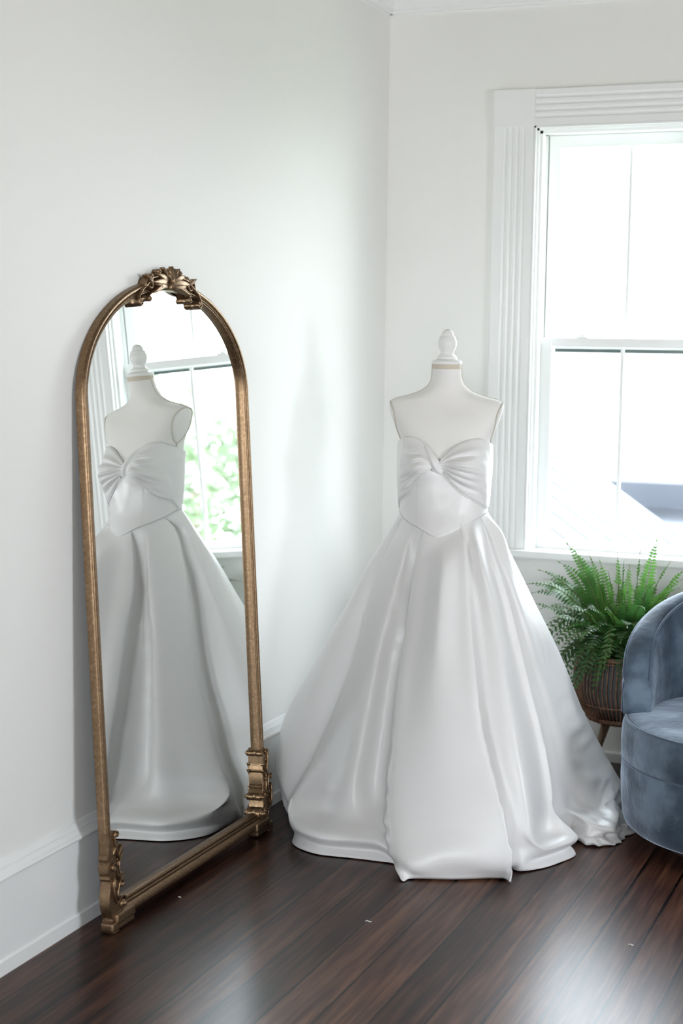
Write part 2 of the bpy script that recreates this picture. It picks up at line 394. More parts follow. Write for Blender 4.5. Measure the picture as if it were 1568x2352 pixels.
bm = bmesh.new(); box(bm, -3.5, 2.7, -3.2, .6, 7.9, -1.0); obj('wall', bm, m_siding, po, False)
nh = thing('neighbour_house', 'pale-roofed house with a shaded blue-grey porch seen through the lower panes', 'house')
bm = bmesh.new(); prism(bm, [(9.6, .22), (9.6, .32), (15, 2.2), (15, 2.1)], 0, -9, 1.9); obj('roof', bm, m_roof, nh, False)
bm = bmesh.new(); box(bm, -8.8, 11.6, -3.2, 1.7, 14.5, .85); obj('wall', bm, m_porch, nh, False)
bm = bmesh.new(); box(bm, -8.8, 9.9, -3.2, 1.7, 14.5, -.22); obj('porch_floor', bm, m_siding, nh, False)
for px_ in (-6.5, -3.8, -1.55, .2, 1.6):
    bm = bmesh.new(); box(bm, px_-.07, 9.9, -1.0, px_+.07, 10.04, .2); obj('porch_post', bm, m_trim, nh, False)
def tree(x, y, z0, h, r, lab, n=260):
    t = thing('garden_tree', lab, 'tree', (x, y, z0), group=None)
    bm = bmesh.new(); tube(bm, [(0, 0, 0), (.1, 0, h*.4), (0, .1, h*.75)], lambda s: .13*(1-.6*s), 8)
    for k in range(6):
        a = k*1.05; tube(bm, [(.05, 0, h*(.3+.06*k)), (r*.5*math.cos(a), r*.5*math.sin(a), h*(.5+.06*k))], lambda s: .05*(1-.6*s), 6)
    obj('trunk', bm, m_bark, t)
    bm = bmesh.new()
    for k in range(n*9):
        cl = rnd.random(); a = rnd.random()*2*PI; ph = math.acos(1-2*rnd.random()); rr = r*(.55+.45*rnd.random())
        p = Vector((rr*math.sin(ph)*math.cos(a), rr*math.sin(ph)*math.sin(a), h*.68+rr*1.05*math.cos(ph)))
        d = Vector((rnd.gauss(0, 1), rnd.gauss(0, 1), rnd.gauss(0, 1))).normalized(); e = d.orthogonal().normalized(); s = .07+.06*rnd.random()
        q = [p-d*s, p+e*s*.5, p+d*s, p-e*s*.5]; bm.faces.new([bm.verts.new(v) for v in q])
    obj('foliage', bm, m_treeleaf, t, False, False)
tree(5.9, 9.4, -3.2, 5.0, 1.5, 'leafy green tree seen in the mirror, at the right of its window')
tree(9.6, 8.6, -3.2, 4.2, 1.4, 'green garden tree seen in the mirror beside the dress')
tree(8.8, 13.0, -3.2, 5.6, 1.8, 'more distant pale green tree behind the garden trees')

# ------------------------------------------------------------------ arched mirror leaning on the left wall
TH = math.radians(3.2); MX0, MYC = .115, -1.785
mir = thing('standing_mirror', 'tall arched mirror in an ornate antique gold frame leaning on the left wall', 'mirror', (MX0, MYC, 0), (0, -TH, 0))
HW, US, HB, UB = .488, 1.392, .323, .026      # half width, spring of the arch, rise, bottom of the rail
def arch_pt(s, inset, k):
    pass
def frame_path(inset, nseg=48):
    P = [(-HW+inset, UB)]; n0 = 14
    for k in range(1, n0): P.append((-HW+inset, UB+(US-UB)*k/n0))
    for k in range(nseg+1):
        a = PI-PI*k/nseg; P.append(((HW-inset)*math.cos(a), US+(HB-inset)*math.sin(a)))
    for k in range(n0-1, -1, -1): P.append((HW-inset, UB+(US-UB)*k/n0))
    return P
PROF = [(0, -.026), (0, -.008), (.0015, -.004), (.0045, -.001), (.008, 0), (.0115, -.001), (.0135, -.004), (.0145, -.0085), (.016, -.0045), (.019, -.0022), (.022, -.0035), (.0235, -.0085), (.0245, -.005), (.0265, -.0045), (.028, -.0065), (.0285, -.020)]
bm = bmesh.new(); paths = [frame_path(i) for i, d in PROF]
rows = [[(PROF[j][1], paths[j][k][0], paths[j][k][1]) for j in range(len(PROF))] for k in range(len(paths[0]))]
grid(bm, rows); smooth_by_angle(obj('frame', bm, m_gold, mir), 40)
PB = [(.020, -.026), (.020, -.012), (.023, -.006), (.024, .000), (.028, .006), (.034, .0095), (.041, .0095), (.047, .007), (.050, .003), (.0525, -.009), (.0545, -.002), (.0600, -.0035), (.0615, -.012), (.0635, -.005), (.068, -.0065), (.069, -.009), (.070, -.020), (.070, -.026)]
bm = bmesh.new(); rows = [[(d, yy, u) for u, d in PB] for yy in (-HW+.02, HW-.02)]; V = grid(bm, rows)
for r_ in V: bm.faces.new(r_)
smooth_by_angle(obj('bottom_rail', bm, m_gold, mir), 40)
GI = .024
gp = [(a, u if u > .05 else .05) for a, u in frame_path(GI)]
bm = bmesh.new(); prism(bm, gp, 0, -.0205, -.0200); obj('mirror_glass', bm, m_mirror, mir, False)
bm = bmesh.new(); prism(bm, [(a, max(u, .04)) for a, u in frame_path(.006)], 0, -.0262, -.021); obj('back_panel', bm, m_mback, mir, False)

def spiral(cy, cu, r0, r1, a0, turns, n=26):
    return [(cy+(r0+(r1-r0)*k/n)*math.cos(a0+turns*2*PI*k/n), cu+(r0+(r1-r0)*k/n)*math.sin(a0+turns*2*PI*k/n)) for k in range(n+1)]
def ribbon(bm, pts, th, x0, x1):
    """band following a planar path (y,u), thickness th, depth x0..x1, rounded front edge"""
    n = len(pts); rows = []
    for i, p in enumerate(pts):
        a, b = pts[max(i-1, 0)], pts[min(i+1, n-1)]; tx, ty = b[0]-a[0], b[1]-a[1]; l = math.hypot(tx, ty) or 1; nx, ny = -ty/l, tx/l
        f = th*.5*(1 if 0 < i < n-1 else .4)
        rows.append([(x0, p[0]-nx*f, p[1]-ny*f), (x1-.003, p[0]-nx*f, p[1]-ny*f), (x1-.0008, p[0]-nx*f*.7, p[1]-ny*f*.7), (x1, p[0], p[1]),
                     (x1-.0008, p[0]+nx*f*.7, p[1]+ny*f*.7), (x1-.003, p[0]+nx*f, p[1]+ny*f), (x0, p[0]+nx*f, p[1]+ny*f)])
    V = grid(bm, rows, close_u=True); bm.faces.new(V[0]); bm.faces.new(V[-1][::-1])
def cyl_x(bm, y, u, r, x0, x1, n=20, dome=.002):
    rows = [[(x, y+rr*math.cos(2*PI*k/n), u+rr*math.sin(2*PI*k/n)) for k in range(n)] for x, rr in ((x0, r), (x1-.002, r), (x1, r-.002), (x1-.001, r*.7), (x1+dome, r*.3))]
    V = grid(bm, rows, close_u=True); bm.faces.new(V[0]); bm.faces.new(V[-1][::-1])
def leaf(bm, base, tip, wd, x0, hgt, curl=.2, n=8):
    """acanthus lobe lying on the front, from base to tip (y,u)"""
    b, t = Vector(base), Vector(tip); d = t-b; nn = Vector((-d.y, d.x)).normalized(); rows = []
    for i in range(n+1):
        s = i/n; c = b+d*s+nn*(curl*d.length*math.sin(PI*s*.5)*s); ww = wd*(math.sin(PI*min(s*.85+.12, 1))**.7)
        x = x0+hgt*(.4+.6*math.sin(PI*(s*.75+.15)))+(.004*s*s)
        rows.append([(x0-.004, c.x-nn.x*ww, c.y-nn.y*ww), (x-hgt*.25, c.x-nn.x*ww*.8, c.y-nn.y*ww*.8), (x, c.x-nn.x*ww*.35, c.y-nn.y*ww*.35), (x-hgt*.35, c.x, c.y),
                     (x, c.x+nn.x*ww*.35, c.y+nn.y*ww*.35), (x-hgt*.25, c.x+nn.x*ww*.8, c.y+nn.y*ww*.8), (x0-.004, c.x+nn.x*ww, c.y+nn.y*ww)])
    V = grid(bm, rows); bm.faces.new(V[-1]); bm.faces.new(V[0][::-1])
def corner(sgn, dw):
    """foot ornament; w measured inward from the outer edge of the frame"""
    Y = lambda w_: sgn*(HW-w_)
    Z = lambda w_: sgn*(HW-w_+dw)      # relief on the front
    XB, XF = -.026, .008
    bm = bmesh.new()
    out = [(-.004, .022), (.052, .022), (.052, .034), (.050, .045), (.046, .055), (.040, .075), (.036, .098), (.036, .118), (.040, .128), (.034, .139), (.036, .143), (.036, .149), (.031, .153), (.033, .170), (.030, .190),
           (.034, .196), (.031, .202), (.030, .222), (.030, .262), (-.001, .262), (-.001, .208), (-.007, .203), (-.009, .198), (-.007, .193), (-.001, .190), (-.004, .186), (-.010, .180), (-.012, .168), (-.009, .158), (-.002, .151), (-.005, .147), (-.006, .143), (-.003, .139), (.000, .135), (-.002, .120), (-.009, .102), (-.013, .085), (-.012, .065), (-.006, .048), (.001, .036), (.000, .030), (-.004, .030)]
    P = [(Y(a), b) for a, b in out]
    prism(bm, P if sgn < 0 else P[::-1], 0, XB, XF-.003, .0015)
    o = obj('corner_ornament', bm, m_gold, mir); smooth_by_angle(o, 30)
    bm = bmesh.new()
    def sp(cw, cu, r, a0, turns, tail=()):
        pts = [(Z(a), b) for a, b in tail]+[(Z(cw-(p[0]-cw)*1.0) if False else Z(p[0]), p[1]) for p in spiral(cw, cu, r, r*.25, a0, turns)]
        ribbon(bm, pts, .0042, XF-.008, XF+.004)
    sp(.050, .066, .021, 2.6, -1.5, [(.010, .150), (.006, .125), (.008, .100), (.018, .075)])
    sp(.048, .118, .013, 3.3, -1.2, [(.028, .080), (.024, .095), (.029, .108)])
    sp(.014, .170, .0125, 0.2, 1.4, [(.034, .130), (.030, .150)])
    sp(.034, .254, .0105, 3.6, -1.3, [(.040, .182), (.034, .205), (.024, .235)])
    ribbon(bm, [(Z(a), b) for a, b in ((.046, .192), (.040, .170), (.041, .150), (.046, .135), (.044, .128))], .004, XF-.010, XF+.003)
    obj('scroll', bm, m_gold, o)
    for w_, u_0, r_a, r_b, xa, xb, dm in ((.050, .065, .019, .010, XF-.004, XF+.005, .006), (.048, .1175, .0115, .006, XF-.004, XF+.004, .005), (.014, .169, .0125, .006, XF-.004, XF+.003, .002), (.035, .254, .0095, .006, XF-.002, XF+.002, .002)):
        bm = bmesh.new(); n = 20; Yc = Y(w_)
        rr_ = [[(x, Yc+rr*math.cos(2*PI*k/n), u_0+rr*math.sin(2*PI*k/n)) for k in range(n)] for x, rr in ((XB, r_a), (xa-.001, r_a), (xa, r_a-.001), (xa, r_b), (xb-.002, r_b), (xb, r_b-.002), (xb+dm*.6, r_b*.6), (xb+dm, r_b*.2))]
        V = grid(bm, rr_, close_u=True); bm.faces.new(V[0]); bm.faces.new(V[-1][::-1]); obj('rosette', bm, m_gold, o)
    bm = bmesh.new()
    for b_, t_, w_ in (((.036, .165), (.052, .205), .005), ((.038, .180), (.048, .224), .004), ((.038, .140), (.058, .150), .005), ((.020, .140), (.024, .110), .006), ((.036, .120), (.056, .142), .0045), ((.02, .20), (.03, .235), .005)):
        leaf(bm, (Z(b_[0]), b_[1]), (Z(t_[0]), t_[1]), w_, XF-.005, .006, .25*sgn)
    obj('acanthus_leaf', bm, m_gold, o)
    bm = bmesh.new()
    x0_, x1_ = sorted((Y(-.006), Y(.018))); box(bm, -.026, x0_, .0, .012, x1_, .004, .001)
    x0_, x1_ = sorted((Y(-.014), Y(.100))); box(bm, -.026, x0_, .004, .012, x1_, .027, .005)
    x0_, x1_ = sorted((Y(.010), Y(.104))); box(bm, -.012, x0_, .018, .014, x1_, .046, .006)
    obj('foot', bm, m_gold, o)
corner(-1, 0); corner(1, .026)
# crest
bm = bmesh.new(); cu = US+HB
def ell(y, off=0): return US+(HB+off)*math.sqrt(max(0, 1-(y/(HW+off))**2))
for s in (-1, 1):
    ribbon(bm, [(s*y, ell(y, o2)) for y, o2 in ((.035, .006), (.07, .012), (.10, .010), (.125, .000), (.145, -.008), (.165, -.014), (.180, -.026), (.184, -.042), (.176, -.052), (.166, -.050), (.162, -.040))], .006, -.024, .006)
    ribbon(bm, [(s*p[0], p[1]) for p in spiral(.120, ell(.12)-.006, .026, .006, -.4, .95)], .005, -.022, .007)
    ribbon(bm, [(s*y, ell(y, o2)) for y, o2 in ((.050, -.012), (.075, -.022), (.100, -.026), (.120, -.034), (.126, -.044), (.118, -.050), (.110, -.044))], .005, -.024, .004)
    cyl_x(bm, s*.172, ell(.172)-.042, .0075, -.024, .004); cyl_x(bm, s*.116, ell(.116)-.042, .006, -.024, .002)
    cyl_x(bm, s*.105, ell(.105)+.014, .008, -.024, .006); cyl_x(bm, s*.062, ell(.062)+.024, .007, -.024, .007)
cr_ = obj('crest', bm, m_gold, mir)
bm = bmesh.new()
for s in (-1, 1):
    for b_, t_, w_, cv in (((.012, .000), (.040, .040), .008, .2), ((.018, -.004), (.072, .032), .010, .25), ((.020, -.010), (.098, .022), .011, .3), ((.025, -.016), (.112, -.004), .009, .3), ((.02, -.018), (.085, -.020), .007, -.15), ((.10, -.002), (.150, .012), .007, -.25)):
        leaf(bm, (s*b_[0], ell(b_[0])+b_[1]), (s*t_[0], ell(t_[0])+t_[1]), w_, .000, .011, cv*(-s))
obj('acanthus_leaf', bm, m_gold, cr_)
bm = bmesh.new()
for a, ln, w_ in ((-.55, .036, .006), (-.28, .046, .0065), (0, .05, .008), (.28, .046, .0065), (.55, .036, .006)):
    leaf(bm, (.010*math.sin(a), cu-.008), (ln*math.sin(a), cu-.012+ln*math.cos(a)), w_, .004, .010, 0)
for a in (-.5, 0, .5): leaf(bm, (.006*math.sin(a), cu-.002), (.024*math.sin(a), cu-.026), .006, .004, .009, 0)
lathe(bm, [(.001, -.016), (.007, -.010), (.009, 0), (.006, .010), (.001, .015)], 12, (.008, 0, cu))
obj('flower', bm, m_gold, cr_)
# no mirror-glass label needed

# ------------------------------------------------------------------ dress form
FC = Vector((.575, -.98, 0)); FA = math.radians(15)
def ft(x, y, z):
    """form space (x = viewer's right, -y = front) to world offset"""
    return Vector((x*math.cos(FA)-y*math.sin(FA), x*math.sin(FA)+y*math.cos(FA), z))
form = thing('dress_form', 'white linen dress form with a turned wooden finial inside the gown', 'dress form', FC)
# z, half width, front depth, back depth, exponent, y shift
TS = [(.80, .160, .195, .135, 2.0, 0), (.93, .144, .160, .108, 1.85, 0), (.97, .139, .145, .098, 1.85, 0), (1.02, .134, .120, .088, 1.9, 0), (1.09, .136, .112, .088, 2.1, .004), (1.14, .138, .112, .090, 2.2, .008), (1.175, .140, .110, .092, 2.2, .012),
      (1.21, .141, .104, .094, 2.3, .020), (1.245, .143, .096, .092, 2.5, .026), (1.28, .160, .088, .086, 2.8, .032), (1.31, .173, .080, .080, 2.9, .038), (1.345, .182, .066, .068, 3.0, .046), (1.358, .180, .062, .062, 2.6, .048),
      (1.368, .166, .059, .058, 2.4, .049), (1.380, .120, .056, .055, 2.2, .049), (1.392, .088, .052, .052, 2.1, .048), (1.405, .067, .049, .049, 2.0, .046), (1.420, .054, .046, .046, 2, .042), (1.440, .0475, .0445, .044, 2, .036), (1.4815, .0455, .0435, .0435, 2, .026)]
def body(al, z, off=0.0):
    """point on the torso; al = angle, 0 = front centre, +pi/2 = viewer's right"""
    for i in range(len(TS)-1):
        if TS[i][0] <= z <= TS[i+1][0]: break
    i = min(max(i, 0), len(TS)-2)
    def g(k):
        p0, p1, p2, p3 = TS[max(i-1, 0)], TS[i], TS[i+1], TS[min(i+2, len(TS)-1)]; t = (z-p1[0])/(p2[0]-p1[0]); t = min(max(t, 0), 1)
        h = p2[0]-p1[0]; m1 = (p2[k]-p0[k])/(p2[0]-p0[0])*h if p2[0] != p0[0] else 0; m2 = (p3[k]-p1[k])/(p3[0]-p1[0])*h if p3[0] != p1[0] else 0
        return (2*t**3-3*t*t+1)*p1[k]+(t**3-2*t*t+t)*m1+(-2*t**3+3*t*t)*p2[k]+(t**3-t*t)*m2
    a, f, b, e, sh = g(1), g(2), g(3), g(4), g(5)
    s, c = math.sin(al), math.cos(al); d = f if c > 0 else b
    x = a*math.copysign(abs(s)**(2/e), s); y = -d*math.copysign(abs(c)**(2/e), c)
    # two breasts
    if c > 0:
        for bx in (-.066, .066): y -= .026*math.exp(-((x-bx)/.040)**2-((z-1.165)/.045)**2)
        y += .010*math.exp(-(x/.022)**2-((z-1.165)/.05)**2)
    l = math.hypot(x, y) or 1
    return ft(x+off*x/l*1.0, y+sh+off*y/l, z)
NZ = [.95+.01*k for k in range(41)]+[1.362+.004*k for k in range(16)]+[1.43, 1.44, 1.455, 1.47, 1.4815]
NZ = sorted(z for z in set(NZ) if z <= 1.4816)
bm = bmesh.new(); rows = [[body(2*PI*k/96, z, -.012 if z < 1.0 else 0) for k in range(96)] for z in NZ]
V = grid(bm, rows, close_u=True); bm.faces.new(V[-1]); bm.faces.new(V[0][::-1]); obj('torso', bm, m_linen, form)
for s in (-1, 1):
    bm = bmesh.new(); al = s*PI/2*1.06
    tube(bm, cr([body(s*PI/2*(1.0+.0*k), z, .001) for k, z in enumerate((1.481, 1.46, 1.43, 1.415, 1.405, 1.395, 1.385, 1.378, 1.37, 1.362))], 5), .0021, 6); obj('shoulder_piping', bm, m_piping, form)
    bm = bmesh.new(); P = []
    for k in range(33):        # arm-hole ring following the flat side plate
        t = k/32; zz = 1.243+(1.360-1.243)*(.5-.5*math.cos(2*PI*t)); hh_ = .5-.5*math.cos(2*PI*t); wd = .62*math.sin(2*PI*t)*(.25+.75*hh_)
        P.append(body(s*(PI/2-wd*1.15), zz, .0012))
    tube(bm, P, .0026, 6, cap=False); tube(bm, [body(s*PI/2, 1.243-.008*k, .001) for k in range(6)], .0022, 6)
    obj('armhole_piping', bm, m_piping, form)
bm = bmesh.new(); nc = ft(0, .027, 0)
lathe(bm, [(.0455, 1.466), (.0462, 1.468), (.0462, 1.480), (.045, 1.4815)], 40, (nc.x, nc.y, 0)); obj('neck_band', bm, m_band, form)
bm = bmesh.new()
fp = [(.001, 0), (.0465, 0), (.0478, .0025), (.0478, .0085), (.046, .011), (.040, .0125), (.034, .0145), (.0305, .0175), (.032, .0205), (.0305, .0235), (.0250, .027), (.0215, .032), (.0202, .036), (.0215, .040), (.0250, .046),
      (.0285, .054), (.0302, .062), (.0300, .069), (.0285, .076), (.0262, .0805), (.0256, .0815), (.0262, .084), (.0250, .0875), (.0205, .089), (.0200, .0905), (.0190, .097), (.0150, .104), (.0090, .109), (.0005, .111)]
lathe(bm, [(r_, 1.4805+z_) for r_, z_ in fp], 40, (nc.x, nc.y, 0))
smooth_by_angle(obj('finial', bm, m_whitewood, form), 60)
bm = bmesh.new(); tube(bm, [(0, 0, .03), (0, 0, .96)], .016, 12); obj('pole', bm, m_whitewood, form)
for k in range(3):
    bm = bmesh.new(); a = k*2*PI/3+.4; tube(bm, cr([(0, 0, .16), (.09*math.cos(a), .09*math.sin(a), .10), (.2*math.cos(a), .2*math.sin(a), .016)], 6), .013, 8); obj('leg', bm, m_whitewood, form)

# ------------------------------------------------------------------ wedding dress
dress = thing('wedding_dress', 'white satin strapless ball gown with a twisted bust and full pleated skirt', 'dress', FC)
PPM, AX = 722.0, 1028.0
def pz(px, py): return ((px-AX)/PPM, 1.592-(py-755)/PPM)     # front view measure to form x, z
def al_of(x, z):
    """angle on the body whose frontal x is x"""
    lo, hi = 0.0, PI/2
    s = 1 if x >= 0 else -1; ax_ = abs(x)
    for _ in range(22):
        mid = (lo+hi)/2; p = body(mid, z); lx = p.x*math.cos(FA)+p.y*math.sin(FA)
        if lx < ax_: lo = mid
        else: hi = mid
    return s*(lo+hi)/2
def interp(tab, x):
    if x <= tab[0][0]: return tab[0][1]
    for (a, b), (c, d) in zip(tab, tab[1:]):
        if x <= c: return b+(d-b)*(x-a)/(c-a)
    return tab[-1][1]
# basque waist line: z as function of |angle|
wl = sorted([(al_of(*pz(px, py)) if abs(pz(px, py)[0]) < .128 else math.copysign(PI/2*.97, pz(px, py)[0]), pz(px, py)[1]) for px, py in ((929, 1169), (948, 1188.7), (979, 1202), (1000, 1213), (1018, 1221), (1036, 1214), (1054.6, 1206), (1080, 1194), (1103, 1182), (1121, 1167))])
WL = [(-PI, 1.022)]+wl+[(PI, 1.022)]
def waist_z(al): return interp(WL, al)
def top_z(al):        # upper edge of the inner bodice
    return interp([(-PI, 1.19), (-PI*.6, 1.205), (-PI/2, 1.232), (-.9, 1.21), (-.2, 1.15), (0, 1.145), (.2, 1.15), (.9, 1.21), (PI/2, 1.232), (PI*.6, 1.205), (PI, 1.19)], al)
bm = bmesh.new(); rows = []
for i in range(41):
    t = i/40; row = []
    for k in range(144):
        al = -PI+2*PI*k/144; z = waist_z(al)*(1-t)+top_z(al)*t
        off = .006+(.0022 if t < .02 else 0)
        # long seams of the corset
        for sa in (-.62, .52, 1.25, -1.3): off -= .0020*math.exp(-((al-sa-.10*(t-.5))/.018)**2)
        off += .0016*noise.noise(Vector((al*3.2, z*30, 1)))
        row.append(body(al, z, off))
    rows.append(row)
# turn in at the lower edge so the seam has thickness
rows.insert(0, [body(-PI+2*PI*k/144, waist_z(-PI+2*PI*k/144)+.001, .001) for k in range(144)])
grid(bm, rows, close_u=True); obj('bodice', bm, m_satin, dress)
bm = bmesh.new(); tube(bm, [body(-PI+2*PI*k/144, waist_z(-PI+2*PI*k/144), .0055) for k in range(144)], .0016, 6); obj('waist_seam', bm, m_satin, dress)

def drape(side):
    """one half of the twisted bust drape, pleats fanning from the knot"""
    if side < 0:
        low = [(1004, 1071), (992, 1082), (979, 1091), (959.5, 1120), (945, 1136), (933, 1147), (928.5, 1166)]
        up = [(1010, 1052), (1001.5, 1034), (993, 1021), (984, 1011), (970, 1003), (955, 1000.5), (938, 1002)]
        pleats, seed = (.15, .30, .40, .62, .80), 3
    else:
        low = [(1022, 1071), (1030, 1076), (1048, 1100), (1072, 1124.6), (1088, 1135), (1099, 1143), (1121, 1162)]
        up = [(1020, 1056), (1037, 1034), (1048, 1023), (1059, 1014), (1078, 1005), (1103, 1000.8), (1120, 1006)]
        pleats, seed = (.22, .36, .50, .63, .80), 9
    def pathang(P):
        q = []
        for px, py in P:
            x, z = pz(px, py); x = max(min(x, .1385), -.1385); q.append(Vector((al_of(x, z), z, 0)))
        return resample(cr(q, 8), 40)
    LO, UP = pathang(low), pathang(up)
    # carry round the side to the back
    eL = Vector((side*2.2, 1.045, 0)); eU = Vector((side*2.2, 1.205, 0))
    LO += [LO[-1].lerp(eL, k/12) for k in range(1, 13)]; UP += [UP[-1].lerp(eU, k/12) for k in range(1, 13)]
    bm = bmesh.new(); rows = []; nv = 72; n = len(LO)
    for i in range(n):
        u = min(i/39, 1.0); row = []
        for j in range(nv+1):
            v = j/nv
            # pleats curve: narrow at the knot
            q = LO[i].lerp(UP[i], v)
            al, z = q.x, q.y
            bulge = math.sin(PI*u*.9)*(.012)
            off = .0105+bulge*math.sin(PI*min(max(v, 0), 1))**.6
            for k, pc in enumerate(pleats):
                c_ = pc+.10*math.sin(u*2.2+k)*(u)*(.5-v)
                amp = .0085*math.exp(-((u-.30-.05*k*.3)/.27)**2)*(1-.15*(k % 2))
                d_ = (v-c_)/(.055)
                off += amp*(math.exp(-d_*d_) - .9*math.exp(-((v-c_+.085)/.035)**2))
            off += .0012*noise.noise(Vector((u*6, v*9, seed)))
            if j == 0 or j == nv: off = .004 if i > 2 else .008
            if j == 1 or j == nv-1: off = max(off, .0115)
            if i < 3: off = max(off, .012)
            row.append(body(al, z, off))
        rows.append(row)
    grid(bm, rows); o = obj('bust_drape', bm, m_satin, dress)
    bm = bmesh.new(); tube(bm, [body(q.x, q.y-.0015, .0085) for q in LO[6:40]], .0016, 6); obj('drape_edge', bm, m_satin, o)
drape(-1); drape(1)
# the knot: a short twisted band crossing from the left cup's upper edge to below the right cup
bm = bmesh.new(); kp = [pz(*p) for p in ((985, 1013), (995, 1030), (1004, 1047), (1010, 1058), (1015, 1067), (1021, 1074), (1030, 1081))]
kc = cr([(x, z, 0) for x, z in kp], 8); rows = []
for i, q in enumerate(kc):
    t = i/(len(kc)-1); p = body(al_of(q.x, q.y), q.y, 0); nrm = (Vector((p.x, p.y, 0))).normalized()
    tg = (kc[min(i+1, len(kc)-1)]-kc[max(i-1, 0)]).normalized(); tgw = ft(tg.x, 0, tg.y); side_ = tgw.cross(nrm).normalized()
    wd = .006+.0125*math.sin(PI*min(t*1.0, 1))**.8; hh = .005+.016*math.sin(PI*t)**.9; row = []
    for k in range(25):
        a = PI*k/24; rip = 1+.10*math.cos(6*a+t*4)
        row.append(p+nrm*(.003+hh*math.sin(a)*rip)+side_*(wd*math.cos(a)))
    rows.append(row)
grid(bm, rows); obj('knot', bm, m_satin, dress)

# --- skirt: fold lines measured one by one, lofted round
def fl_(pts, end):
    out = [on(px, py, 1, y) for px, py, y in pts]
    e = on(end[0], end[1], 2, .004) if len(end) == 2 else Vector(end); out.append(e); return out
A = [(928, 1169, -.985), (892, 1223, -.995), (852, 1285, -1.005), (813, 1358, -1.02), (768, 1436, -1.03), (712, 1537, -1.045), (673, 1604, -1.055), (650, 1655, -1.06), (638, 1711, -1.07), (635, 1756, -1.07), (643, 1786, -1.07), (660, 1808, -1.055), (655, 1830, -1.045)]
B = [(931, 1173, -1.02), (914, 1212, -1.045), (881, 1279, -1.08), (858, 1335, -1.105), (836, 1414, -1.14), (813, 1509, -1.18), (785, 1588, -1.21), (740, 1694, -1.25), (718, 1745, -1.275), (693, 1790, -1.29), (667, 1840, -1.31), (659, 1874, -1.32), (664, 1896, -1.325), (682, 1908, -1.325), (677, 1921, -1.34)]
M0 = [(938, 1180, -1.035), (920, 1235, -1.080), (895, 1305, -1.122), (866, 1400, -1.172), (842, 1500, -1.218), (815, 1600, -1.258), (785, 1700, -1.300), (752, 1800, -1.335), (728, 1870, -1.358), (722, 1925, -1.372), (732, 1935, -1.36), (726, 1945, -1.38)]
M1 = [(947, 1189, -1.05), (930, 1260, -1.108), (910, 1335, -1.150), (884, 1430, -1.198), (862, 1530, -1.245), (845, 1620, -1.286), (828, 1710, -1.328), (812, 1800, -1.368), (804, 1880, -1.40), (802, 1936, -1.415), (806, 1945, -1.40), (802, 1955, -1.42)]
N1 = [(962, 1200, -1.062), (943, 1270, -1.088), (926, 1374, -1.135), (908, 1470, -1.175), (893, 1560, -1.212), (880, 1660, -1.255), (868, 1750, -1.292), (861, 1830, -1.325), (858, 1895, -1.352), (860, 1935, -1.372), (864, 1950, -1.378), (862, 1962, -1.395)]
C1 = [(976, 1209, -1.080), (965, 1245, -1.10), (955, 1283, -1.125), (947, 1325, -1.155), (940, 1374, -1.185), (928, 1459, -1.245), (914, 1543, -1.30), (903, 1627, -1.345), (895, 1711, -1.39), (886, 1795, -1.43), (882, 1880, -1.475), (891, 1947, -1.52), (908, 1992, -1.545)]
P0 = [(1018, 1219, -1.090), (1015, 1300, -1.17), (1008, 1400, -1.245), (1003, 1500, -1.312), (1000, 1600, -1.368), (1001, 1700, -1.418), (1005, 1800, -1.462), (1015, 1900, -1.508), (1028, 1970, -1.545)]
D1 = [(1057, 1204, -1.08), (1069, 1274, -1.13), (1077, 1374, -1.20), (1085, 1459, -1.255), (1097, 1588, -1.33), (1108, 1683, -1.375), (1127, 1756, -1.405), (1147, 1823, -1.43), (1161, 1880, -1.45), (1174, 1936, -1.465), (1177, 1992, -1.470)]
E1 = [(1078, 1195, -1.07), (1100, 1274, -1.105), (1125, 1374, -1.148), (1143, 1459, -1.185), (1163, 1588, -1.248), (1183, 1700, -1.293), (1202, 1800, -1.325), (1217, 1880, -1.340), (1226, 1935, -1.345), (1222, 1962, -1.33), (1232, 1974, -1.345)]
F1 = [(1100, 1182, -1.05), (1130, 1274, -1.055), (1165, 1374, -1.075), (1188, 1459, -1.095), (1217, 1577, -1.130), (1240, 1666, -1.150), (1259, 1756, -1.170), (1268, 1812, -1.180), (1274, 1865, -1.182), (1276, 1903, -1.170), (1296, 1930, -1.165)]
G1 = [(1114, 1174, -1.02), (1147, 1274, -1.015), (1180, 1350, -1.015), (1212, 1440, -1.015), (1240, 1530, -1.01), (1270, 1620, -1.01), (1296, 1720, -1.01), (1312, 1800, -1.01), (1318, 1850, -1.01), (1310, 1885, -.985), (1325, 1905, -.97)]
G2 = [(1120, 1171, -.998), (1152, 1240, -.985), (1178, 1310, -.978), (1203, 1386, -.965), (1232, 1460, -.955), (1258, 1540, -.950), (1282, 1620, -.945), (1318, 1720, -.935), (1356, 1800, -.930), (1378, 1850, -.925), (1384, 1885, -.90), (1402, 1905, -.895)]
G3 = [(1125, 1169, -.98), (1153, 1223, -.965), (1172, 1279, -.955), (1189, 1335, -.95), (1206, 1386, -.94), (1246, 1470, -.92), (1262, 1532, -.91), (1285, 1593, -.90), (1313, 1655, -.88), (1346, 1722, -.865), (1375, 1773, -.85), (1403, 1812, -.84), (1424, 1846, -.83), (1432, 1862, -.815), (1448, 1872, -.80)]
def shift(P, dx, dy, k0=0): return [(px+dx*min(1, .25+i/4), py, y+dy*min(1, .08+i/5)) for i, (px, py, y) in enumerate(P)]
def fwd(P, w): return [(px, py, y-w*.05*math.exp(-(i/3.2)**2)) for i, (px, py, y) in enumerate(P)]
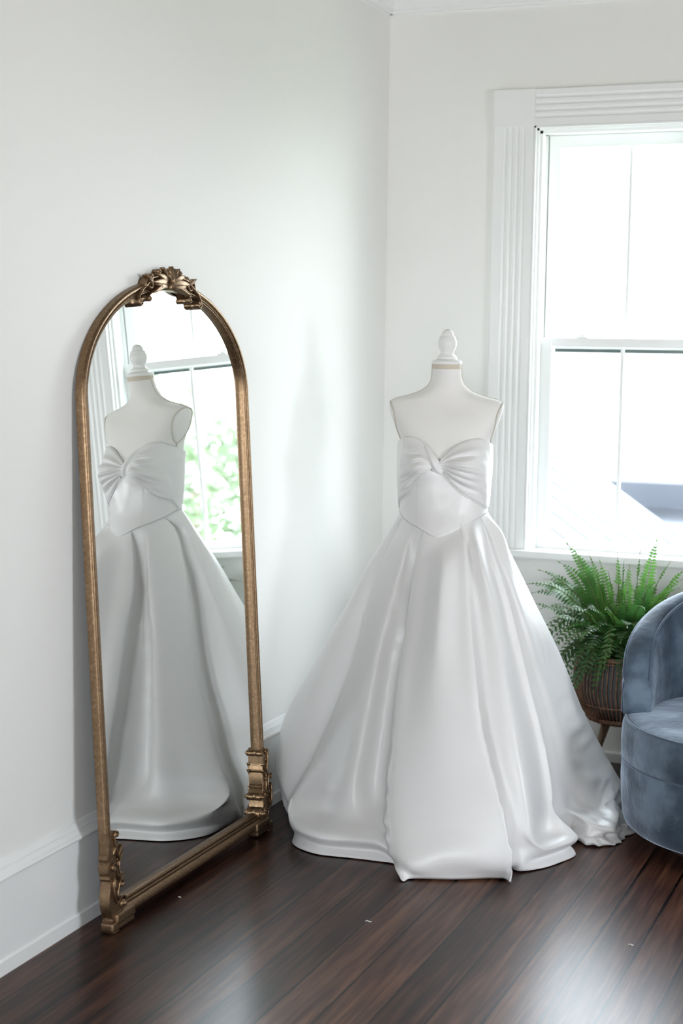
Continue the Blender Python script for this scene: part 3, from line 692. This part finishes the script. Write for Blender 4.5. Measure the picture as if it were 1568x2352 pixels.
P0, D1, C1 = fwd(P0, 1), fwd(D1, .95), fwd(C1, .95); N1, E1 = fwd(N1, .8), fwd(E1, .8); M1, F1 = fwd(M1, .55), fwd(F1, .55); M0 = fwd(M0, .35)
cols = [
    fl_(P0, (1042, 2020)),
    fl_(shift(D1, -34, -.022), (1135, 2018)),
    fl_(shift(D1, -8, -.012), (1158, 2019)),
    fl_(D1, (1171, 2026)),
    fl_(shift(D1, -12, .030), (1162, 2010)),
    fl_(shift(D1, -14, .075), (1166, 1992)),
    fl_([(px*.62+qx*.38, (py+qy)/2, y*.5+y2*.5+.035) for (px, py, y), (qx, qy, y2) in zip(D1, E1)], (1190, 2001)),
    fl_(E1, (1243, 1994)),
    fl_(shift(F1, -16, -.012), (1285, 1981)),
    fl_(F1, (1322, 1963)),
    fl_(shift(F1, -5, .055), (1300, 1934)),
    fl_([(px*.5+qx*.5, (py+qy)/2, y*.35+y2*.65+.012) for (px, py, y), (qx, qy, y2) in zip(F1, G1)], (1318, 1926)),
    fl_(G1, (1352, 1942)),
    fl_(G2, (1412, 1941)),
    fl_(G3, (1464, 1898)),
    [Vector(p) for p in ((.71, -.94, 1.02), (.80, -.84, .80), (.90, -.74, .55), (1.00, -.68, .30), (1.09, -.64, .12), (1.16, -.62, .004))],
    [Vector(p) for p in ((.63, -.885, 1.02), (.69, -.74, .80), (.76, -.59, .55), (.83, -.49, .30), (.88, -.43, .12), (.90, -.41, .004))],
    [Vector(p) for p in ((.58, -.875, 1.02), (.60, -.72, .80), (.62, -.56, .55), (.64, -.46, .30), (.65, -.40, .12), (.65, -.39, .004))],
    [Vector(p) for p in ((.53, -.885, 1.02), (.49, -.73, .80), (.45, -.60, .55), (.41, -.50, .30), (.38, -.46, .12), (.37, -.45, .004))],
    [Vector(p) for p in ((.47, -.92, 1.02), (.40, -.82, .80), (.32, -.74, .55), (.22, -.68, .30), (.16, -.65, .12), (.15, -.64, .004))],
    [Vector(p) for p in ((.449, -.955, 1.02), (.36, -.90, .80), (.24, -.87, .55), (.12, -.84, .30), (.07, -.83, .12), (.07, -.83, .004))],
    fl_(A, (650, 1852)),
    fl_([(px*.72+qx*.28, (py+qy)/2, y*.5+y2*.5+.004) for (px, py, y), (qx, qy, y2) in zip(A, B)], (690, 1862)),
    fl_(shift(B[:-2], 20, .075), (715, 1872)),
    fl_(shift(B[:-2], 9, .035), (690, 1905)),
    fl_(B, (673, 1937)),
    fl_(M0, (722, 1960)),
    fl_(M1, (800, 1970)),
    fl_(N1, (868, 1978)),
    fl_(shift(C1, 14, .070), (905, 1984)),
    fl_(shift(C1, 10, .030), (914, 2004)),
    fl_(C1, (925, 2022)),
    fl_(shift(C1, 10, -.016), (938, 2018)),
    fl_(shift(C1, 36, -.026), (970, 2018)),
]
def hemmed(c, out=.006, h=.050, tuck=.026):
    """the cloth billows over, tucks in and the hem band flares out on the floor"""
    F = c[-1]; inn = (Vector((FC.x, FC.y, 0))-Vector((F.x, F.y, 0))).normalized()
    keep = [p for p in c[:-1] if p.z > .085]
    return keep+[F-inn*out+Vector((0, 0, h+.006)), F+inn*(tuck*.5)+Vector((0, 0, h*.60)), F+inn*tuck+Vector((0, 0, h*.42)), F+inn*.012+Vector((0, 0, .012)), F]
for i_ in (7, 8, 9, 11, 12, 13, 25, 26, 27, 28): cols[i_] = hemmed(cols[i_])
for c in cols:          # the seam follows the basque waist on the body
    p = c[0]-FC; lx = p.x*math.cos(FA)+p.y*math.sin(FA); ly = -p.x*math.sin(FA)+p.y*math.cos(FA)
    al = math.atan2(lx, -ly)
    if ly < .02 and abs(lx) < .128: al = al_of(lx, min(p.z, 1.02))
    z = waist_z(al)
    c[0] = body(al, z, .0035)+FC
NR = 130
cs = [resample(cr(c, 10), NR) for c in cols]
bm = bmesh.new(); rows = []
nsub = 10
for i in range(NR):
    t = i/(NR-1); loop = cr([c[i] for c in cs], nsub, closed=True); n = len(loop); ctr = FC.copy(); ctr.z = 0; row = []
    for k, p in enumerate(loop):
        a, b = loop[k-1], loop[(k+1) % n]; tg = (b-a); nr_ = Vector((tg.y, -tg.x, 0));
        nr_ = nr_.normalized() if nr_.length > 1e-9 else Vector((0, -1, 0))
        ci = k/nsub
        d = .0035*min(1, t*3)*noise.noise(Vector((p.x*5, p.y*5, p.z*4)))
        # gathers along the panel edges, lower half
        for c0, amp, wdt in ((3.0, .0068, .8), (31.0, .0058, .8), (9.0, .0026, 1.0), (25.0, .0022, 1.0), (13.0, .0045, 1.3), (14.0, .0035, .8)):
            dd = min(abs(ci-c0), len(cs)-abs(ci-c0))
            e = math.exp(-(dd/wdt)**2)*max(0, min(1, (t-.45)*2.5))
            if e > .01: d += e*amp*noise.noise(Vector((ci*.5+c0*7, 0, p.z*38+c0)))*1.7
        # soft horizontal drag folds on the left front
        e = math.exp(-((ci-28.0)/1.6)**2)*math.exp(-((t-.42)/.22)**2)
        d += e*.0125*noise.noise(Vector((ci*.25, 3, p.z*17+ci*.5)))
        # crumpled train at the lower right
        e = math.exp(-((ci-13.3)/1.3)**2)*max(0, min(1, (t-.80)*8))
        d += e*(.030*noise.noise(Vector((p.x*9, p.y*7, p.z*13+4)))+.026*(.4-abs(noise.noise(Vector((p.x*24, p.y*20, p.z*26+4))))*2))
        q = p+nr_*d
        if q.z < .003: q.z = .003
        if i == 0: pass
        row.append(q-FC)
    rows.append(row)
top = []
for q in rows[0]:
    r_ = Vector((q.x, q.y, 0)); top.append(q-r_*.05+Vector((0, 0, .012)))
rows.insert(0, top)
grid(bm, rows, close_u=True)
sk = obj('skirt', bm, m_satin, dress)
so = sk.modifiers.new('cloth_thickness', 'SOLIDIFY'); so.thickness = .0022; so.offset = -1

# ------------------------------------------------------------------ blue velvet chair
CC = Vector((1.575, -.80, 0)); RR = .43
ch = thing('barrel_chair', 'blue velvet rounded barrel chair with piped seams at the right edge', 'armchair', CC)
def drum(bm, prof, n=96): lathe(bm, prof, n)
bm = bmesh.new(); drum(bm, [(.30, 0), (.30, .05)]); obj('plinth', bm, m_mback, ch)
bm = bmesh.new(); drum(bm, [(.30, .050), (.385, .050), (.405, .055), (.418, .066), (.425, .085), (RR, .13), (RR+.003, .2), (RR+.002, .262), (RR-.002, .268)]); obj('base', bm, m_velvet, ch)
bm = bmesh.new(); drum(bm, [(RR-.003, .266), (RR+.003, .272), (RR+.005, .32), (RR+.002, .37), (RR-.006, .386), (RR-.02, .394), (RR-.06, .402), (.25, .410), (.0, .414)]); obj('seat', bm, m_velvet, ch)
def ring(r, z, rad, a0=0, a1=2*PI, n=96): return [(r*math.cos(a0+(a1-a0)*k/n), r*math.sin(a0+(a1-a0)*k/n), z) for k in range(n+1)]
bm = bmesh.new(); tube(bm, ring(RR+.001, .267, 0), .004, 8); obj('piping', bm, m_vpipe, ch)
bm = bmesh.new(); tube(bm, ring(RR-.008, .389, 0), .004, 8); obj('piping', bm, m_vpipe, ch)
# back shell: wraps from the left arm round the back to the right arm
A0, A1 = math.radians(191), math.radians(-11)
def ztop(a):
    """height of the rim by angle (90 deg = back)"""
    d = abs(math.degrees(a)-90); s = min(1, (101-d)/101)
    return 0.565+.212*(1-(1-s)**2.4)
TK = .080; bm = bmesh.new(); rows = []; NA = 90; outer_edge = []; inner_edge = []
for k in range(NA+1):
    a = A0+(A1-A0)*k/NA; e = min(k, NA-k)/NA; zt = ztop(a)-.055*math.exp(-e*42)
    ca, sa = math.cos(a), math.sin(a)
    zb = .392; Ro, Ri = RR+.004, RR-TK
    prof = [(Ro-.004, zb), (Ro, zb+.01), (Ro+.004, (zb+zt)/2), (Ro, zt-.02), (Ro-.008, zt-.006), (Ro-.022, zt), ((Ro+Ri)/2, zt+.004), (Ri+.014, zt-.001), (Ri+.003, zt-.010), (Ri-.002, zt-.03), (Ri-.012, (zb+zt)/2), (Ri-.006, zb+.01), (Ri, zb)]
    rows.append([(r*ca, r*sa, z) for r, z in prof]); outer_edge.append((Ro-.006)*1); inner_edge.append(Ri)
V = grid(bm, rows)
# padded end faces
for r_, s in ((V[0], 1), (V[-1], -1)):
    c0 = sum((v.co for v in r_), Vector())/len(r_); a = A0 if s == 1 else A1
    outv = Vector((-math.sin(a), math.cos(a), 0))*s
    inner = [bm.verts.new(c0+(v.co-c0)*.80+outv*.014) for v in r_]; inner2 = [bm.verts.new(c0+(v.co-c0)*.4+outv*.018) for v in r_]
    for i in range(len(r_)):
        j = (i+1) % len(r_); bm.faces.new((r_[i], r_[j], inner[j], inner[i])); bm.faces.new((inner[i], inner[j], inner2[j], inner2[i]))
    bm.faces.new(inner2)
bk = obj('backrest', bm, m_velvet, ch)
for idx_, nm in ((3, 'outer'), (8, 'inner')):
    bm = bmesh.new(); P = [Vector(r[idx_]) for r in rows]
    lead = [Vector((r_[0], r_[1], z)) for r_, z in ((rows[0][idx_], .40), (rows[0][idx_], .46), (rows[0][idx_], .50))]
    tail = [Vector((r_[0], r_[1], z)) for r_, z in ((rows[-1][idx_], .50), (rows[-1][idx_], .46), (rows[-1][idx_], .40))]
    tube(bm, lead+P+tail, .0042, 8); obj('piping', bm, m_vpipe, bk)

# ------------------------------------------------------------------ rattan planter and fern
PC = Vector((1.005, -.215, 0)); PB_Z, PT_Z = .222, .455
pl = thing('rattan_planter', 'brown rattan basket planter on splayed wooden legs beneath the window', 'planter', PC)
def prof_r(t): return interp([(0, .110), (.08, .130), (.25, .154), (.45, .167), (.7, .170), (1, .163)], t)
bm = bmesh.new(); lathe(bm, [(.001, PB_Z+.006)]+[(prof_r(t/8)-.012, PB_Z+.006+(PT_Z-.02-PB_Z)*t/8) for t in range(9)], 40); obj('liner', bm, m_potliner, pl)
bm = bmesh.new(); lathe(bm, [(.001, PT_Z-.03), (.138, PT_Z-.028)], 32); obj('soil', bm, m_soil, pl)
bm = bmesh.new(); nst = 64
for k in range(nst):
    a = 2*PI*k/nst; 
    tube(bm, [((prof_r(t/9))*math.cos(a+.01*math.sin(t)), (prof_r(t/9))*math.sin(a+.01*math.sin(t)), PB_Z+(PT_Z-PB_Z)*t/9) for t in range(10)], .0034, 6)
obj('canes', bm, m_rattan, pl)
bm = bmesh.new()
for zt, rr, tk in ((0, .112, .007), (.03, .122, .0035), (.26, .158, .0026), (.985, .164, .005), (1.015, .163, .004), (.94, .167, .0026)):
    for dz in (0,):
        P = [((rr+.003*math.sin(39*2*PI*k/160*2))*math.cos(2*PI*k/160), (rr+.003*math.sin(39*2*PI*k/160*2))*math.sin(2*PI*k/160), PB_Z+(PT_Z-PB_Z)*zt+.0018*math.sin(39*2*PI*k/160)) for k in range(161)]
        tube(bm, P, tk, 6, cap=False)
obj('woven_bands', bm, m_rattan, pl)
bm = bmesh.new(); lathe(bm, [(.001, PB_Z-.014), (.098, PB_Z-.014), (.104, PB_Z-.008), (.104, PB_Z), (.001, PB_Z+.004)], 40); obj('base', bm, m_legwood, pl)
for k in range(3):
    a = math.radians(188+125*k); bm = bmesh.new()
    tube(bm, [(.045*math.cos(a), .045*math.sin(a), PB_Z-.008), (.108*math.cos(a), .108*math.sin(a), .004)], lambda s: .0165-.0060*s, 14); obj('leg', bm, m_legwood, pl)

fern = thing('potted_fern', 'lush green sword fern spilling out of the rattan planter', 'fern', PC+Vector((0, 0, PT_Z-.03)))
FB = PC+Vector((0, 0, PT_Z-.03))
def frond(root, tip, lift, wid, m, twist=0.0, droop=.0, n=30):
    """one pinnate frond from root to tip (offsets from the fern's base)"""
    root, tip = Vector(root), Vector(tip); d = tip-root; ln = d.length
    mid = root+d*.45+Vector((0, 0, lift)); P = []
    for k in range(n+1):
        t = k/n; P.append(root*(1-t)**2+mid*2*t*(1-t)+tip*t*t+Vector((0, 0, -droop*t**3)))
    bm = bmesh.new(); tube(bm, P, lambda s: .0016*(1-.75*s)+.0003, 5)
    for f in bm.faces: f.material_index = 1
    sp = ln/34; L_ = resample(P, max(14, int(ln/.0112)))
    nn_ = len(L_)
    for k in range(2, nn_-1):
        t = k/(nn_-1)
        if t < .10: continue
        p = L_[k]; tg = (L_[k+1]-L_[k-1]).normalized(); hz = tg.cross(Vector((0, 0, 1)))
        hz = hz.normalized() if hz.length > .15 else tg.cross(Vector((math.cos(twist), math.sin(twist), 0))).normalized()
        up = hz.cross(tg).normalized(); tw = twist+.15*math.sin(k*.9)
        sd0 = hz*math.cos(tw)+up*math.sin(tw); nrm = tg.cross(sd0).normalized()
        lw = wid*1.45*(math.sin(PI*min(.08+t*.95, 1))**.55)*(1-.35*t)
        for s in (-1, 1):
            L2 = lw*(.88+.24*rnd.random()); sd = (sd0*s+tg*.32+nrm*(-.10+.12*rnd.random())).normalized(); wv_ = tg*(.0064*(.5+L2/wid*.6))
            c = p+sd*.0006; dn = Vector((0, 0, -1))*L2
            q = [c, c+sd*L2*.22+wv_*.95+nrm*.0008, c+sd*L2*.60+wv_*.75+dn*.05, c+sd*L2+wv_*.1+dn*.16, c+sd*L2*.60-wv_*.75+dn*.05, c+sd*L2*.22-wv_*.95+nrm*.0008, c+sd*L2*.40+nrm*.0016+dn*.01]
            v = [bm.verts.new(x) for x in q]
            for i in range(6):
                bm.faces.new((v[i], v[(i+1) % 6], v[6]))
    # little leaf at the tip
    v = [bm.verts.new(x) for x in (L_[-1]+tg*.012, L_[-1]+sd0*.003, L_[-1]-tg*.004, L_[-1]-sd0*.003)]; bm.faces.new(v)
    return obj('frond', bm, [m, m_stem], fern, False, False)
def rel(px, py, y): return on(px, py, 1, y)-FB
# fronds that read one by one in the photograph (tip pixel, depth, lift, width)
KEY = [((1208, 1342), -.30, .20, .036, 0, .5), ((1225, 1385), -.34, .10, .030, 0, .4), ((1303, 1250), -.20, .12, .030, .0, .8), ((1507, 1243), -.22, .06, .034, 1, 1.2), ((1470, 1262), -.18, .05, .034, 1, .9), ((1418, 1275), -.30, .06, .030, 1, .6),
       ((1302, 1618), -.40, .24, .028, 2, .2), ((1375, 1540), -.46, .20, .040, 2, -.3), ((1272, 1540), -.36, .22, .030, 2, .3), ((1265, 1470), -.34, .20, .028, 2, .3), ((1440, 1440), -.50, .16, .042, 2, .2), ((1395, 1310), -.34, .12, .040, 1, .9),
       ((1568, 1330), -.24, .14, .034, 0, .4), ((1590, 1300), -.15, .16, .034, 0, .5), ((1600, 1370), -.30, .16, .032, 0, .3), ((1540, 1290), -.10, .12, .034, 1, .7), ((1240, 1310), -.22, .16, .032, 0, .6), ((1265, 1420), -.42, .14, .030, 0, .2),
       ((1330, 1290), -.12, .12, .034, 1, .6), ((1352, 1272), -.28, .10, .032, 1, .8), ((1480, 1400), -.46, .18, .038, 2, .4), ((1335, 1470), -.46, .18, .034, 2, .1), ((1445, 1300), -.36, .10, .038, 1, .9), ((1530, 1380), -.36, .16, .036, 0, .4)]
for px, py, y, lf, tw in ((1222, 1362, -.24, .22, .5), (1236, 1400, -.28, .20, .3), (1250, 1440, -.33, .22, .2), (1262, 1500, -.38, .26, .1), (1282, 1585, -.40, .30, .0), (1292, 1485, -.42, .20, .2), (1312, 1545, -.44, .24, .0), (1335, 1560, -.46, .24, -.2),
                          (1350, 1500, -.47, .20, .1), (1400, 1505, -.48, .20, .3), (1425, 1475, -.47, .18, -.2), (1462, 1450, -.46, .18, .2), (1252, 1330, -.20, .20, .6), (1285, 1292, -.18, .17, .7), (1322, 1268, -.16, .13, .8), (1378, 1292, -.24, .12, 1.), (1432, 1290, -.20, .10, 1.1),
                          (1556, 1352, -.30, .18, .4), (1502, 1340, -.32, .18, .8), (1300, 1400, -.40, .18, .3), (1345, 1400, -.44, .18, .5), (1390, 1400, -.46, .16, .7), (1235, 1345, -.14, .22, .5)):
    KEY.append(((px, py), y, lf*.9, .038, 2, tw))
for i, ((px, py), y, lf, wd_, kind, tw) in enumerate(KEY):
    tip = rel(px, py, y); a = math.atan2(tip.y, tip.x)
    frond((.03*math.cos(a), .03*math.sin(a), -.02), tip, lf, wd_, m_fern if kind != 2 or i % 2 else m_fern2, tw)
for i in range(50):
    a = 2*PI*i*.381966+rnd.uniform(-.2, .2); ly = rnd.random()
    if ly < .45: r_, h_, lf = rnd.uniform(.20, .33), rnd.uniform(-.14, .06), rnd.uniform(.20, .34)      # arching out and hanging
    elif ly < .8: r_, h_, lf = rnd.uniform(.17, .28), rnd.uniform(.06, .20), rnd.uniform(.12, .22)
    else: r_, h_, lf = rnd.uniform(.06, .17), rnd.uniform(.18, .27), rnd.uniform(.04, .10)
    if math.sin(a) > 0: r_ = min(r_, .150/max(math.sin(a), .3))
    frond((.045*math.cos(a), .045*math.sin(a), -.02), (r_*math.cos(a), r_*math.sin(a), h_), lf, rnd.uniform(.030, .044), m_fern2 if rnd.random() < .5 else m_fern, rnd.uniform(-.6, .8))

# ------------------------------------------------------------------ specks on the boards
for i, (px, py, s, lab) in enumerate(((845, 2118, .008, 'white lint fleck on the floorboards in front of the dress'), (1448, 2172, .006, 'small pale fleck on the floorboards at the lower right'), (412, 2062, .004, 'tiny pale fleck on the floorboards in front of the mirror'))):
    p = on(px, py, 2, 0); bm = bmesh.new()
    tube(bm, cr([(-s, 0, .0012), (-s*.3, s*.35, .003), (s*.4, -s*.1, .002), (s, s*.5, .0012)], 5), .0013, 6)
    o = obj('lint_fleck', bm, m_lint); o.location = p; o['label'] = lab; o['category'] = 'lint'; o['group'] = 'flecks on the floorboards'
